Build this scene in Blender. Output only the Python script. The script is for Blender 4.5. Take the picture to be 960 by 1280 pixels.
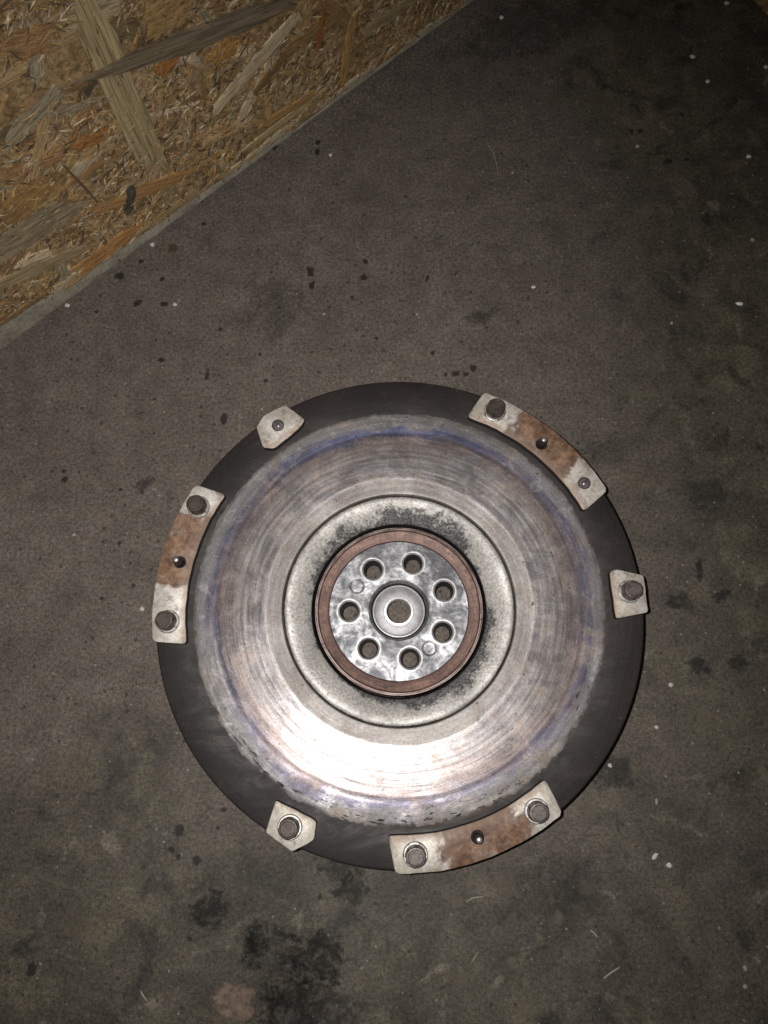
import bpy, math, random
from mathutils import Vector, Matrix, noise

for o in list(bpy.data.objects):
    bpy.data.objects.remove(o)
SC = bpy.context.scene
COL = SC.collection
R = math.radians
PI2 = 2 * math.pi
random.seed(7)

# ------------------------------------------------------------------ camera
cam_data = bpy.data.cameras.new('camera')
cam_data.sensor_fit = 'VERTICAL'
cam_data.sensor_height = 24.0
cam_data.lens = 24.0 * 978.84 / 1280.0
cam_data.clip_start = 0.01
cam_data.clip_end = 20.0
cam = bpy.data.objects.new('camera', cam_data)
COL.objects.link(cam)
CR = Vector((0.99861434, -0.05100606, -0.01295344))
CU = Vector((0.05262518, 0.96788991, 0.24580422))
CB = Vector((0.0, -0.2461453, 0.96923294))
CP = Vector((-0.00617382, -0.06237115, 0.52495344))
cam.matrix_world = Matrix(((CR.x, CU.x, CB.x, CP.x), (CR.y, CU.y, CB.y, CP.y),
                           (CR.z, CU.z, CB.z, CP.z), (0, 0, 0, 1)))
SC.camera = cam

# ------------------------------------------------------------------ world, the phone's flash, exposure
world = bpy.data.worlds.new('World')
SC.world = world
world.use_nodes = True
bg = world.node_tree.nodes['Background']
bg.inputs[0].default_value = (1.0, 0.9, 0.78, 1)
bg.inputs[1].default_value = 0.03

fl = bpy.data.lights.new('phone_flash', 'SPOT')
fl.energy = 10.2
fl.color = (1.0, 0.965, 0.93)
fl.shadow_soft_size = 0.004
fl.spot_size = R(114)
fl.spot_blend = 1.0
flash = bpy.data.objects.new('phone_flash', fl)
COL.objects.link(flash)
flash.location = CP + CR * -0.025 + CU * 0.010 + CB * 0.004
aim = Vector((-0.06, 0.01, 0.0)) - flash.location
flash.rotation_euler = aim.to_track_quat('-Z', 'Y').to_euler()

SC.view_settings.view_transform = 'Standard'
SC.view_settings.look = 'None'
SC.view_settings.gamma = 1.0
SC.view_settings.exposure = 0.0
SC.view_settings.use_curve_mapping = False


# ------------------------------------------------------------------ node helper
class NT:
    def __init__(s, name):
        s.m = bpy.data.materials.new(name)
        s.m.use_nodes = True
        s.t = s.m.node_tree
        s.b = s.t.nodes['Principled BSDF']
        s.out = s.t.nodes['Material Output']

    def n(s, typ, **kw):
        k = s.t.nodes.new(typ)
        for a, v in kw.items():
            setattr(k, a, v)
        return k

    def put(s, sock, v):
        if v is None:
            return
        if isinstance(v, bpy.types.NodeSocket):
            s.t.links.new(v, sock)
        elif isinstance(v, (tuple, list)) and len(v) == 3 and sock.type == 'RGBA':
            sock.default_value = (*v, 1)
        else:
            sock.default_value = v

    def math(s, op, a, b=None, c=None, clamp=False):
        k = s.n('ShaderNodeMath', operation=op, use_clamp=clamp)
        s.put(k.inputs[0], a); s.put(k.inputs[1], b); s.put(k.inputs[2], c)
        return k.outputs[0]

    def mix(s, f, a, b, mode='MIX'):
        k = s.n('ShaderNodeMix', data_type='RGBA', blend_type=mode)
        s.put(k.inputs[0], f); s.put(k.inputs[6], a); s.put(k.inputs[7], b)
        return k.outputs[2]

    def mixf(s, f, a, b):
        k = s.n('ShaderNodeMix', data_type='FLOAT')
        s.put(k.inputs[0], f); s.put(k.inputs[2], a); s.put(k.inputs[3], b)
        return k.outputs[0]

    def noise(s, v, scale, detail=3, rough=0.55, dist=0.0):
        k = s.n('ShaderNodeTexNoise')
        s.put(k.inputs['Vector'], v)
        k.inputs['Scale'].default_value = scale
        k.inputs['Detail'].default_value = detail
        k.inputs['Roughness'].default_value = rough
        k.inputs['Distortion'].default_value = dist
        return k.outputs[0]

    def step(s, v, lo, hi, a=0.0, b=1.0):
        k = s.n('ShaderNodeMapRange', interpolation_type='SMOOTHSTEP')
        s.put(k.inputs[0], v)
        for i, q in enumerate((lo, hi, a, b)):
            s.put(k.inputs[i + 1], q)
        return k.outputs[0]

    def ramp(s, f, stops):
        k = s.n('ShaderNodeValToRGB')
        e = k.color_ramp.elements
        while len(e) < len(stops):
            e.new(0.5)
        for q, (p, c) in zip(e, stops):
            q.position = p
            q.color = (*c, 1)
        s.put(k.inputs[0], f)
        return k.outputs[0]

    def vmath(s, op, a, b=None):
        k = s.n('ShaderNodeVectorMath', operation=op)
        s.put(k.inputs[0], a)
        if b is not None:
            s.put(k.inputs[1], b)
        return k.outputs[0]

    def comb(s, x, y, z):
        k = s.n('ShaderNodeCombineXYZ')
        s.put(k.inputs[0], x); s.put(k.inputs[1], y); s.put(k.inputs[2], z)
        return k.outputs[0]

    def coords(s, which='Object'):
        return s.n('ShaderNodeTexCoord').outputs[which]

    def xyz(s, v):
        k = s.n('ShaderNodeSeparateXYZ')
        s.put(k.inputs[0], v)
        return k.outputs

    def rand(s):
        return s.n('ShaderNodeObjectInfo').outputs['Random']

    def rand_vec(s, v, amount=9.0):
        r = s.math('MULTIPLY', s.rand(), amount)
        return s.vmath('ADD', v, s.comb(r, s.math('MULTIPLY', r, 1.7), s.math('MULTIPLY', r, 0.6)))

    def bump(s, h, strength=0.5, dist=0.001, normal=None):
        k = s.n('ShaderNodeBump')
        k.inputs['Strength'].default_value = strength
        k.inputs['Distance'].default_value = dist
        s.put(k.inputs['Height'], h)
        if normal is not None:
            s.put(k.inputs['Normal'], normal)
        return k.outputs[0]

    def done(s, color=None, rough=None, metal=None, normal=None, spec=None, aniso=None, tangent=None, arot=None):
        s.put(s.b.inputs['Base Color'], color)
        s.put(s.b.inputs['Roughness'], rough)
        s.put(s.b.inputs['Metallic'], metal)
        s.put(s.b.inputs['Normal'], normal)
        s.put(s.b.inputs['Specular IOR Level'], spec)
        s.put(s.b.inputs['Anisotropic'], aniso)
        s.put(s.b.inputs['Tangent'], tangent)
        s.put(s.b.inputs['Anisotropic Rotation'], arot)
        return s.m


# ------------------------------------------------------------------ mesh helpers
def make(name, verts, faces, mat, parent=None, smooth=True, angle=35):
    me = bpy.data.meshes.new(name)
    me.from_pydata(verts, [], faces)
    me.validate()
    me.update()
    if mat:
        me.materials.append(mat)
    if smooth:
        for p in me.polygons:
            p.use_smooth = True
        me.set_sharp_from_angle(angle=R(angle))
    o = bpy.data.objects.new(name, me)
    COL.objects.link(o)
    if parent:
        o.parent = parent
    return o


def tag(o, label=None, cat=None, group=None, kind=None):
    if label: o['label'] = label
    if cat: o['category'] = cat
    if group: o['group'] = group
    if kind: o['kind'] = kind
    return o


def empty(name, loc=(0, 0, 0)):
    o = bpy.data.objects.new(name, None)
    o.empty_display_size = 0.02
    COL.objects.link(o)
    o.location = loc
    return o


def lathe(profile, n=180, closed=False, warp=None):
    """profile: list of (r, z), first is innermost going over the top outward."""
    V, F = [], []
    m = len(profile)
    for i in range(n):
        a = PI2 * i / n
        for j, (r, z) in enumerate(profile):
            if warp:
                r, z = warp(r, z, a, j)
            V.append((r * math.cos(a), r * math.sin(a), z))
    for i in range(n):
        k = (i + 1) % n
        for j in range(m - 1 if not closed else m):
            j2 = (j + 1) % m
            F.append((i * m + j, i * m + j2, k * m + j2, k * m + j))
    # outward over the top => flip for upward normals
    F = [tuple(reversed(f)) for f in F]
    return V, F


# ------------------------------------------------------------------ materials
def mat_floor():
    t = NT('concrete_floor')
    p = t.coords('Object')
    x, y, z = t.xyz(p)
    fine = t.noise(p, 900, 3, 0.7)
    fine2 = t.noise(p, 420, 3, 0.7)
    mid = t.noise(p, 60, 5, 0.65)
    big = t.noise(p, 7, 4, 0.6, 0.4)
    big2 = t.noise(t.vmath('ADD', p, (3.1, 5.2, 0.0)), 13, 5, 0.62, 0.5)
    # greasy zone: trodden oil at the bottom; oil plus painted flash falloff at right
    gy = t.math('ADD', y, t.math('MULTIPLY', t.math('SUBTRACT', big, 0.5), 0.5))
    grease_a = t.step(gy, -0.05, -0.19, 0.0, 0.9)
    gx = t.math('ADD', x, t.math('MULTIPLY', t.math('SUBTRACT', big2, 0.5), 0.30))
    grease_falloff = t.step(gx, 0.09, 0.24)
    grease_dim = t.math('MAXIMUM', grease_a, grease_falloff, clamp=True)
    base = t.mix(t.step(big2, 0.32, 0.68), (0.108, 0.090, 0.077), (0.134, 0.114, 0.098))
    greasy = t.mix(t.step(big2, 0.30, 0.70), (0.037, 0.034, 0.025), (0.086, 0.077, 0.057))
    col = t.mix(t.math('MULTIPLY', grease_dim, 0.92), base, greasy)
    # olive dabs in the greasy part
    ol = t.noise(t.vmath('ADD', p, (9.0, 1.0, 0)), 26, 4, 0.6, 0.8)
    col = t.mix(t.math('MULTIPLY', t.math('MULTIPLY', t.step(ol, 0.52, 0.68), grease_dim), 0.65), col, (0.125, 0.110, 0.075))
    ol2 = t.noise(t.vmath('ADD', p, (2.0, 7.0, 0)), 34, 5, 0.65, 0.5)
    col = t.mix(t.math('MULTIPLY', t.step(ol2, 0.52, 0.68), t.mixf(grease_dim, 0.10, 0.85)), col, (0.028, 0.026, 0.023))
    pale = t.noise(t.vmath('ADD', p, (4.0, 2.0, 0)), 48, 4, 0.6, 0.6)
    col = t.mix(t.math('MULTIPLY', t.step(pale, 0.60, 0.72), t.mixf(grease_dim, 0.12, 0.55)), col, (0.20, 0.18, 0.14))
    # mottling + sand grain
    col = t.mix(1.0, col, t.ramp(mid, [(0.28, (0.76, 0.76, 0.76)), (0.72, (1.25, 1.23, 1.20))]), 'MULTIPLY')
    g = t.math('MULTIPLY', t.math('ADD', t.math('MULTIPLY', fine, 0.5), t.math('MULTIPLY', fine2, 0.5)), 1.0)
    gr = t.step(g, 0.33, 0.67, 0.46, 1.58)
    col = t.mix(1.0, col, t.comb(gr, gr, gr), 'MULTIPLY')
    # dark pits and pale sand grains
    v = t.n('ShaderNodeTexVoronoi')
    t.put(v.inputs['Vector'], p); v.inputs['Scale'].default_value = 210
    pr = t.xyz(v.outputs['Color'])
    pit = t.math('MULTIPLY', t.step(v.outputs['Distance'], 0.34, 0.14), t.math('GREATER_THAN', pr[0], 0.90))
    col = t.mix(t.math('MULTIPLY', pit, 0.75), col, (0.03, 0.026, 0.023))
    v2 = t.n('ShaderNodeTexVoronoi')
    t.put(v2.inputs['Vector'], p); v2.inputs['Scale'].default_value = 260
    pr2 = t.xyz(v2.outputs['Color'])
    grain = t.math('MULTIPLY', t.step(v2.outputs['Distance'], 0.26, 0.12), t.math('GREATER_THAN', pr2[1], 0.955))
    col = t.mix(t.math('MULTIPLY', grain, 0.6), col, (0.32, 0.30, 0.26))
    # scratches: thin meandering lines from a warped band
    sc_ = t.noise(t.vmath('ADD', p, (0.3, 0.9, 0)), 5.5, 5, 0.6, 0.3)
    line = t.step(t.math('ABSOLUTE', t.math('SUBTRACT', sc_, 0.5)), 0.0030, 0.0008)
    col = t.mix(t.math('MULTIPLY', t.math('MULTIPLY', line, t.step(big2, 0.45, 0.6)), 0.35), col, (0.04, 0.036, 0.03))
    h = t.math('SUBTRACT', t.math('ADD', t.math('MULTIPLY', g, 0.6), t.math('MULTIPLY', mid, 0.5)), t.math('MULTIPLY', pit, 0.6))
    nrm = t.bump(h, 0.35, 0.0008)
    rough = t.mixf(grease_dim, 0.80, 0.55)
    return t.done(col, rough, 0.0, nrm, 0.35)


def mat_drip():
    """a film of dried oil: opaque in the middle, broken at its edge"""
    t = NT('dried_oil')
    p = t.coords('Object')
    at = t.n('ShaderNodeAttribute', attribute_name='cover').outputs['Fac']
    w = t.n('ShaderNodeNewGeometry').outputs['Position']
    nz = t.noise(w, 900, 4, 0.75)
    op = t.n('ShaderNodeObjectInfo').outputs['Alpha']
    a = t.step(t.math('ADD', at, t.math('MULTIPLY', t.math('SUBTRACT', nz, 0.5), 2.2)), 0.25, 0.75)
    a = t.math('MULTIPLY', a, op)
    t.put(t.b.inputs['Alpha'], a)
    ob = t.n('ShaderNodeObjectInfo').outputs['Color']
    return t.done(ob, 0.6, 0.0, None, 0.3)


def mat_film():
    """a thin soaked-in stain that fades out unevenly"""
    t = NT('oil_stain')
    at = t.n('ShaderNodeAttribute', attribute_name='cover').outputs['Fac']
    w = t.n('ShaderNodeNewGeometry').outputs['Position']
    n1 = t.noise(w, 130, 6, 0.72, 0.6)
    n2 = t.noise(w, 330, 3, 0.7)
    op = t.n('ShaderNodeObjectInfo').outputs['Alpha']
    k = t.math('ADD', at, t.math('MULTIPLY', t.math('SUBTRACT', n1, 0.5), 2.6))
    a = t.step(t.math('ADD', k, t.math('MULTIPLY', t.math('SUBTRACT', n2, 0.5), 1.3)), 0.20, 1.20)
    a = t.math('MULTIPLY', a, t.step(at, 0.0, 0.25))
    t.put(t.b.inputs['Alpha'], t.math('MULTIPLY', a, op))
    return t.done(t.n('ShaderNodeObjectInfo').outputs['Color'], 0.65, 0.0, None, 0.3)


def mat_wood_strand():
    # a strand's own space is 1 long by 1 wide, so the grain frequencies are per strand
    t = NT('wood_strand')
    oc = t.n('ShaderNodeObjectInfo').outputs['Color']
    p = t.rand_vec(t.coords('Object'), 60.0)
    x, y, z = t.xyz(p)
    g = t.noise(t.comb(t.math('MULTIPLY', x, 2.2), t.math('MULTIPLY', y, 7), 0.0), 1.0, 4, 0.65, 0.3)
    g2 = t.noise(t.comb(t.math('MULTIPLY', x, 4.5), t.math('MULTIPLY', y, 26), 3.0), 1.0, 3, 0.65)
    f = t.step(t.math('ADD', t.math('MULTIPLY', g, 0.5), t.math('MULTIPLY', g2, 0.5)), 0.34, 0.66, 0.48, 1.65)
    col = t.mix(1.0, oc, t.comb(f, t.math('MULTIPLY', f, 0.985), t.math('MULTIPLY', f, 0.96)), 'MULTIPLY')
    bl = t.noise(t.comb(t.math('MULTIPLY', x, 5), t.math('MULTIPLY', y, 3.2), 7.0), 1.0, 4, 0.65)
    col = t.mix(t.step(bl, 0.50, 0.72, 0, 0.6), col, (0.12, 0.078, 0.040))
    col = t.mix(t.step(bl, 0.42, 0.30, 0, 0.35), col, (0.46, 0.37, 0.24))
    sp = t.noise(t.comb(t.math('MULTIPLY', x, 12), t.math('MULTIPLY', y, 11), 9.0), 1.0, 3, 0.6)
    col = t.mix(t.step(sp, 0.62, 0.68, 0, 0.8), col, (0.035, 0.022, 0.012))
    n = t.bump(t.math('ADD', g, g2), 0.8, 0.0006)
    return t.done(col, 0.62, 0.0, n, 0.35)


def mat_fine_strand():
    t = NT('fine_wood_slivers')
    at = t.n('ShaderNodeAttribute', attribute_name='tint').outputs['Color']
    p = t.coords('Object')
    g = t.step(t.noise(p, 700, 3, 0.6), 0.3, 0.7, 0.75, 1.6)
    return t.done(t.mix(1.0, at, t.comb(g, g, g), 'MULTIPLY'), 0.65, 0.0, None, 0.35)


def mat_board():
    t = NT('pressed_board')
    p = t.coords('Object')
    a = t.noise(p, 45, 5, 0.65, 1.0)
    b = t.noise(p, 240, 4, 0.7)
    col = t.ramp(a, [(0.3, (0.17, 0.105, 0.05)), (0.5, (0.36, 0.245, 0.115)), (0.7, (0.46, 0.345, 0.20))])
    f = t.step(b, 0.3, 0.7, 0.45, 1.3)
    return t.done(t.mix(1.0, col, t.comb(f, f, f), 'MULTIPLY'), 0.7, 0.0, t.bump(b, 0.7, 0.001), 0.3)


def mat_mortar():
    t = NT('pale_mortar')
    p = t.coords('Object')
    b = t.noise(p, 500, 4, 0.7)
    c = t.noise(p, 60, 4, 0.6)
    f = t.math('ADD', t.step(b, 0.3, 0.7, -0.18, 0.18), t.step(c, 0.3, 0.7, 0.75, 1.15))
    col = t.mix(1.0, (0.27, 0.245, 0.195), t.comb(f, f, f), 'MULTIPLY')
    d = t.noise(p, 170, 3, 0.6)
    col = t.mix(t.step(d, 0.62, 0.7, 0, 0.7), col, (0.06, 0.052, 0.04))
    return t.done(col, 0.85, 0.0, t.bump(b, 0.4, 0.0008), 0.2)


def polar(t):
    p = t.coords('Object')
    x, y, z = t.xyz(p)
    r = t.math('SQRT', t.math('ADD', t.math('MULTIPLY', x, x), t.math('MULTIPLY', y, y)))
    rs = t.math('MAXIMUM', r, 0.001)
    return p, x, y, z, r, t.math('DIVIDE', x, rs), t.math('DIVIDE', y, rs)


def mat_friction():
    t = NT('heat_tinted_steel')
    p, x, y, z, r, c, s = polar(t)

    def swirl(k, kr, det=3, ro=0.6, off=0.0, dist=0.0):
        """noise that runs round the ring: k per turn, kr per metre of radius"""
        return t.noise(t.comb(t.math('MULTIPLY', c, k), t.math('MULTIPLY', s, k), t.math('ADD', t.math('MULTIPLY', r, kr), off)), 1.0, det, ro, dist)
    wob = swirl(1.5, 26)
    wob2 = t.noise(p, 60, 4, 0.65)
    streak = swirl(3.4, 520, 5, 0.75, 3.0)
    streak2 = swirl(8, 2400, 3, 0.7, 9.0)
    smear = swirl(4.0, 95, 4, 0.65, 5.0, 0.4)
    smear2 = swirl(5.0, 130, 4, 0.65, 15.0, 0.4)
    rr = t.math('ADD', r, t.math('MULTIPLY', t.math('SUBTRACT', wob, 0.5), 0.020))
    rr = t.math('ADD', rr, t.math('MULTIPLY', t.math('SUBTRACT', wob2, 0.5), 0.006))
    rr = t.math('ADD', rr, t.math('MULTIPLY', t.math('SUBTRACT', smear, 0.5), 0.020))
    rr = t.math('ADD', rr, t.math('MULTIPLY', t.math('SUBTRACT', streak, 0.5), 0.010))
    f = t.math('DIVIDE', t.math('SUBTRACT', rr, 0.070), 0.060)
    band = t.ramp(f, [(0.00, (0.36, 0.325, 0.295)), (0.18, (0.42, 0.385, 0.35)), (0.24, (0.37, 0.335, 0.325)),
                      (0.36, (0.40, 0.37, 0.355)), (0.48, (0.355, 0.318, 0.30)), (0.58, (0.335, 0.285, 0.26)),
                      (0.66, (0.31, 0.245, 0.225)), (0.715, (0.205, 0.170, 0.180)), (0.775, (0.145, 0.135, 0.185)),
                      (0.83, (0.225, 0.21, 0.225)), (0.88, (0.255, 0.24, 0.235)), (0.94, (0.205, 0.19, 0.18)), (1.00, (0.31, 0.28, 0.25))])
    col = t.mix(t.step(smear2, 0.53, 0.70, 0, 0.65), band, (0.27, 0.205, 0.175))
    col = t.mix(t.step(smear2, 0.46, 0.32, 0, 0.38), col, (0.225, 0.215, 0.235))
    cl = t.noise(t.vmath('ADD', p, (0.7, 0.3, 0)), 42, 5, 0.65, 0.6)
    col = t.mix(t.step(cl, 0.55, 0.70, 0, 0.55), col, (0.44, 0.40, 0.38))
    col = t.mix(t.step(cl, 0.44, 0.30, 0, 0.35), col, (0.22, 0.18, 0.16))
    tanp = t.noise(t.vmath('ADD', p, (8.7, 4.3, 0)), 34, 6, 0.68, 1.6)
    col = t.mix(t.step(tanp, 0.53, 0.64, 0, 0.55), col, (0.36, 0.285, 0.225))
    silv = t.noise(t.vmath('ADD', p, (2.7, 9.3, 0)), 30, 6, 0.70, 1.8)
    col = t.mix(t.step(silv, 0.54, 0.64, 0, 0.6), col, (0.47, 0.455, 0.45))
    topm = t.math('MULTIPLY', t.step(s, 0.72, 0.96), t.math('MULTIPLY', t.step(rr, 0.1110, 0.1150), t.step(rr, 0.1215, 0.1175)))
    col = t.mix(t.math('MULTIPLY', topm, 0.7), col, (0.135, 0.150, 0.270))
    # the narrow inner margin the clutch never touched: dull beige
    inner = t.step(t.math('ADD', r, t.math('MULTIPLY', t.math('SUBTRACT', t.math('ADD', wob2, t.math('MULTIPLY', wob, 2.0)), 1.5), 0.0022)), 0.0840, 0.0822)
    col = t.mix(t.math('MULTIPLY', inner, 0.72), col, t.mix(t.step(cl, 0.42, 0.66), (0.53, 0.49, 0.445), (0.40, 0.35, 0.305)))
    k = t.step(t.math('ADD', t.math('MULTIPLY', streak, 0.6), t.math('MULTIPLY', streak2, 0.4)), 0.30, 0.70, 0.78, 1.22)
    col = t.mix(1.0, col, t.comb(k, k, k), 'MULTIPLY')
    gr = t.step(t.noise(p, 620, 4, 0.75), 0.3, 0.7, 0.80, 1.20)
    col = t.mix(1.0, col, t.comb(gr, gr, gr), 'MULTIPLY')
    # dark flecks: short smears along the turning direction, thicker towards the outer edge
    fl_ = swirl(17, 520, 4, 0.65, 21.0)
    edge = t.step(r, 0.110, 0.127)
    low = t.step(s, 0.1, -0.5)
    thr = t.mixf(edge, 0.700, t.mixf(low, 0.66, 0.565))
    fleck = t.step(t.math('SUBTRACT', fl_, thr), 0.0, 0.05)
    patch = t.step(t.noise(t.vmath('ADD', p, (1.1, 8.2, 0)), 15, 2, 0.5), 0.40, 0.56)
    fleck = t.math('MULTIPLY', fleck, patch)
    col = t.mix(t.math('MULTIPLY', fleck, 0.88), col, (0.045, 0.04, 0.038))
    sn = t.noise(t.vmath('ADD', p, (3, 3, 3)), 190, 3, 0.6)
    spots = t.math('MULTIPLY', t.step(sn, 0.665, 0.70), t.step(cl, 0.45, 0.6))
    col = t.mix(t.math('MULTIPLY', spots, 0.8), col, (0.045, 0.04, 0.038))
    # fine pale scratches
    scr = t.step(t.math('ABSOLUTE', t.math('SUBTRACT', swirl(2.2, 300, 3, 0.55, 31.0, 0.6), 0.5)), 0.006, 0.002)
    scr = t.math('MULTIPLY', scr, t.step(smear, 0.5, 0.6))
    col = t.mix(t.math('MULTIPLY', scr, 0.5), col, (0.62, 0.59, 0.56))
    rough = t.math('ADD', t.mixf(edge, 0.25, 0.46), t.math('MULTIPLY', t.math('SUBTRACT', streak, 0.5), 0.20))
    rough = t.math('ADD', rough, t.math('MULTIPLY', fleck, 0.25))
    rough = t.math('ADD', rough, t.step(silv, 0.40, 0.62, 0.09, -0.01))
    rough = t.math('ADD', rough, t.step(tanp, 0.45, 0.62, 0.0, 0.08))
    rough = t.mixf(inner, rough, 0.60)
    tn = t.n('ShaderNodeTangent', direction_type='RADIAL', axis='Z').outputs[0]
    hh = t.math('ADD', t.math('ADD', streak, t.math('MULTIPLY', streak2, 0.5)), t.math('MULTIPLY', fleck, -0.9))
    n = t.bump(hh, 0.16, 0.0005)
    pt = t.noise(t.vmath('ADD', p, (4.4, 6.1, 0)), 21, 5, 0.65, 0.7)
    kp = t.step(pt, 0.36, 0.64, 0.72, 1.02)
    col = t.mix(1.0, col, t.comb(kp, t.math('MULTIPLY', kp, 0.995), t.math('MULTIPLY', kp, 0.985)), 'MULTIPLY')
    col = t.mix(1.0, col, (0.80, 0.815, 0.86), 'MULTIPLY')
    return t.done(col, rough, 0.56, n, 0.35, 0.40, tn, 0.25)


def mat_rim():
    t = NT('black_rim')
    p, x, y, z, r, c, s = polar(t)
    a = t.noise(p, 22, 4, 0.6)
    b = t.noise(p, 600, 3, 0.7)
    st = t.noise(t.comb(t.math('MULTIPLY', c, 4), t.math('MULTIPLY', s, 4), t.math('MULTIPLY', r, 500)), 1.0, 3, 0.6)
    col = t.mix(t.step(a, 0.35, 0.68), (0.0185, 0.0160, 0.0160), (0.030, 0.0245, 0.0235))
    f = t.step(t.math('ADD', t.math('MULTIPLY', b, 0.5), t.math('MULTIPLY', st, 0.5)), 0.3, 0.7, 0.75, 1.25)
    col = t.mix(1.0, col, t.comb(f, f, f), 'MULTIPLY')
    wipe = t.noise(t.comb(t.math('MULTIPLY', x, 26), t.math('MULTIPLY', y, 70), 2.0), 1.0, 5, 0.7, 0.8)
    col = t.mix(t.step(wipe, 0.52, 0.70, 0, 0.55), col, (0.058, 0.048, 0.044))
    rst = t.noise(t.vmath('ADD', p, (7, 2, 0)), 60, 5, 0.7, 0.5)
    col = t.mix(t.step(rst, 0.60, 0.72, 0, 0.5), col, (0.075, 0.043, 0.030))
    dust = t.step(t.noise(t.vmath('ADD', p, (4, 1, 0)), 330, 2, 0.5), 0.74, 0.78)
    col = t.mix(t.math('MULTIPLY', dust, 0.6), col, (0.13, 0.12, 0.105))
    rn = t.step(r, 0.1305, 0.1278)
    col = t.mix(t.math('MULTIPLY', rn, t.step(a, 0.4, 0.6, 0.1, 0.7)), col, (0.075, 0.048, 0.036))
    return t.done(col, t.step(wipe, 0.3, 0.7, 0.66, 0.46), 0.0, t.bump(t.math('ADD', b, t.math('MULTIPLY', wipe, 0.6)), 0.2, 0.0004), 0.26)


def mat_dish():
    t = NT('worn_cast_dish')
    p, x, y, z, r, c, s = polar(t)
    sp = t.noise(p, 620, 3, 0.75)
    m = t.noise(p, 130, 5, 0.7)
    b = t.noise(p, 34, 4, 0.6)
    col = t.mix(t.step(b, 0.35, 0.65), (0.49, 0.47, 0.445), (0.70, 0.675, 0.64))
    k = t.step(sp, 0.3, 0.7, 0.66, 1.28)
    col = t.mix(1.0, col, t.comb(k, k, k), 'MULTIPLY')
    # oily soot that has crept out from the hub, and a dark line at the step
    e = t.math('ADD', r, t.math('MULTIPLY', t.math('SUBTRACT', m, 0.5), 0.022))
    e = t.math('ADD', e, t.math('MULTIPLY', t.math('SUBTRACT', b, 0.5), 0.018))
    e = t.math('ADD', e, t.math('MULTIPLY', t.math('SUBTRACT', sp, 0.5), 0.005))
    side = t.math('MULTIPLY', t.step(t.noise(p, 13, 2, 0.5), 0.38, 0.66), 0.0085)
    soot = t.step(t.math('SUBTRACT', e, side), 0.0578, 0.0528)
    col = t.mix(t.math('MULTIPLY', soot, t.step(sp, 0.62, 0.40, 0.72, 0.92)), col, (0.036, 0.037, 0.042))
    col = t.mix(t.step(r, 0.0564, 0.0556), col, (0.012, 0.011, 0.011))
    o = t.step(t.math('ADD', r, t.math('MULTIPLY', t.math('SUBTRACT', m, 0.5), 0.0022)), 0.0714, 0.0721)
    col = t.mix(t.math('MULTIPLY', o, 0.93), col, (0.022, 0.017, 0.015))
    df = t.step(t.noise(t.vmath('ADD', p, (2, 5, 0)), 260, 3, 0.6), 0.67, 0.74)
    col = t.mix(t.math('MULTIPLY', df, 0.5), col, (0.10, 0.09, 0.08))
    return t.done(col, t.step(b, 0.35, 0.65, 0.72, 0.56), t.mixf(soot, 0.42, 0.0), t.bump(t.math('ADD', sp, m), 0.30, 0.0007), 0.4)


def mat_hub_ring():
    t = NT('rusty_hub_ring')
    p, x, y, z, r, c, s = polar(t)
    a = t.noise(p, 60, 4, 0.65)
    b = t.noise(p, 500, 3, 0.7)
    st = t.noise(t.comb(t.math('MULTIPLY', c, 5), t.math('MULTIPLY', s, 5), t.math('MULTIPLY', r, 1100)), 1.0, 3, 0.6)
    col = t.mix(t.step(a, 0.3, 0.7), (0.070, 0.036, 0.026), (0.185, 0.105, 0.080))
    k = t.step(t.math('ADD', t.math('MULTIPLY', b, 0.4), t.math('MULTIPLY', st, 0.6)), 0.3, 0.7, 0.45, 1.5)
    col = t.mix(1.0, col, t.comb(k, k, k), 'MULTIPLY')
    ln = t.math('MULTIPLY', t.step(r, 0.0514, 0.0520), t.step(r, 0.0541, 0.0536))
    col = t.mix(t.math('MULTIPLY', ln, t.step(st, 0.35, 0.65, 0.15, 0.75)), col, (0.34, 0.29, 0.28))
    gr = t.step(t.math('ADD', r, t.math('MULTIPLY', t.math('SUBTRACT', a, 0.5), 0.001)), 0.0537, 0.0542)
    col = t.mix(gr, col, (0.02, 0.018, 0.018))
    inn = t.step(t.math('ADD', r, t.math('MULTIPLY', t.math('SUBTRACT', a, 0.5), 0.004)), 0.0482, 0.0462)
    col = t.mix(t.math('MULTIPLY', inn, 0.7), col, (0.09, 0.045, 0.038))
    sp = t.step(t.noise(t.vmath('ADD', p, (2, 7, 0)), 200, 3, 0.65), 0.60, 0.68)
    col = t.mix(t.math('MULTIPLY', sp, 0.75), col, (0.05, 0.032, 0.028))
    return t.done(col, 0.48, t.mixf(ln, 0.30, 0.55), t.bump(t.math('ADD', b, st), 0.25, 0.0004), 0.45)


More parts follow.
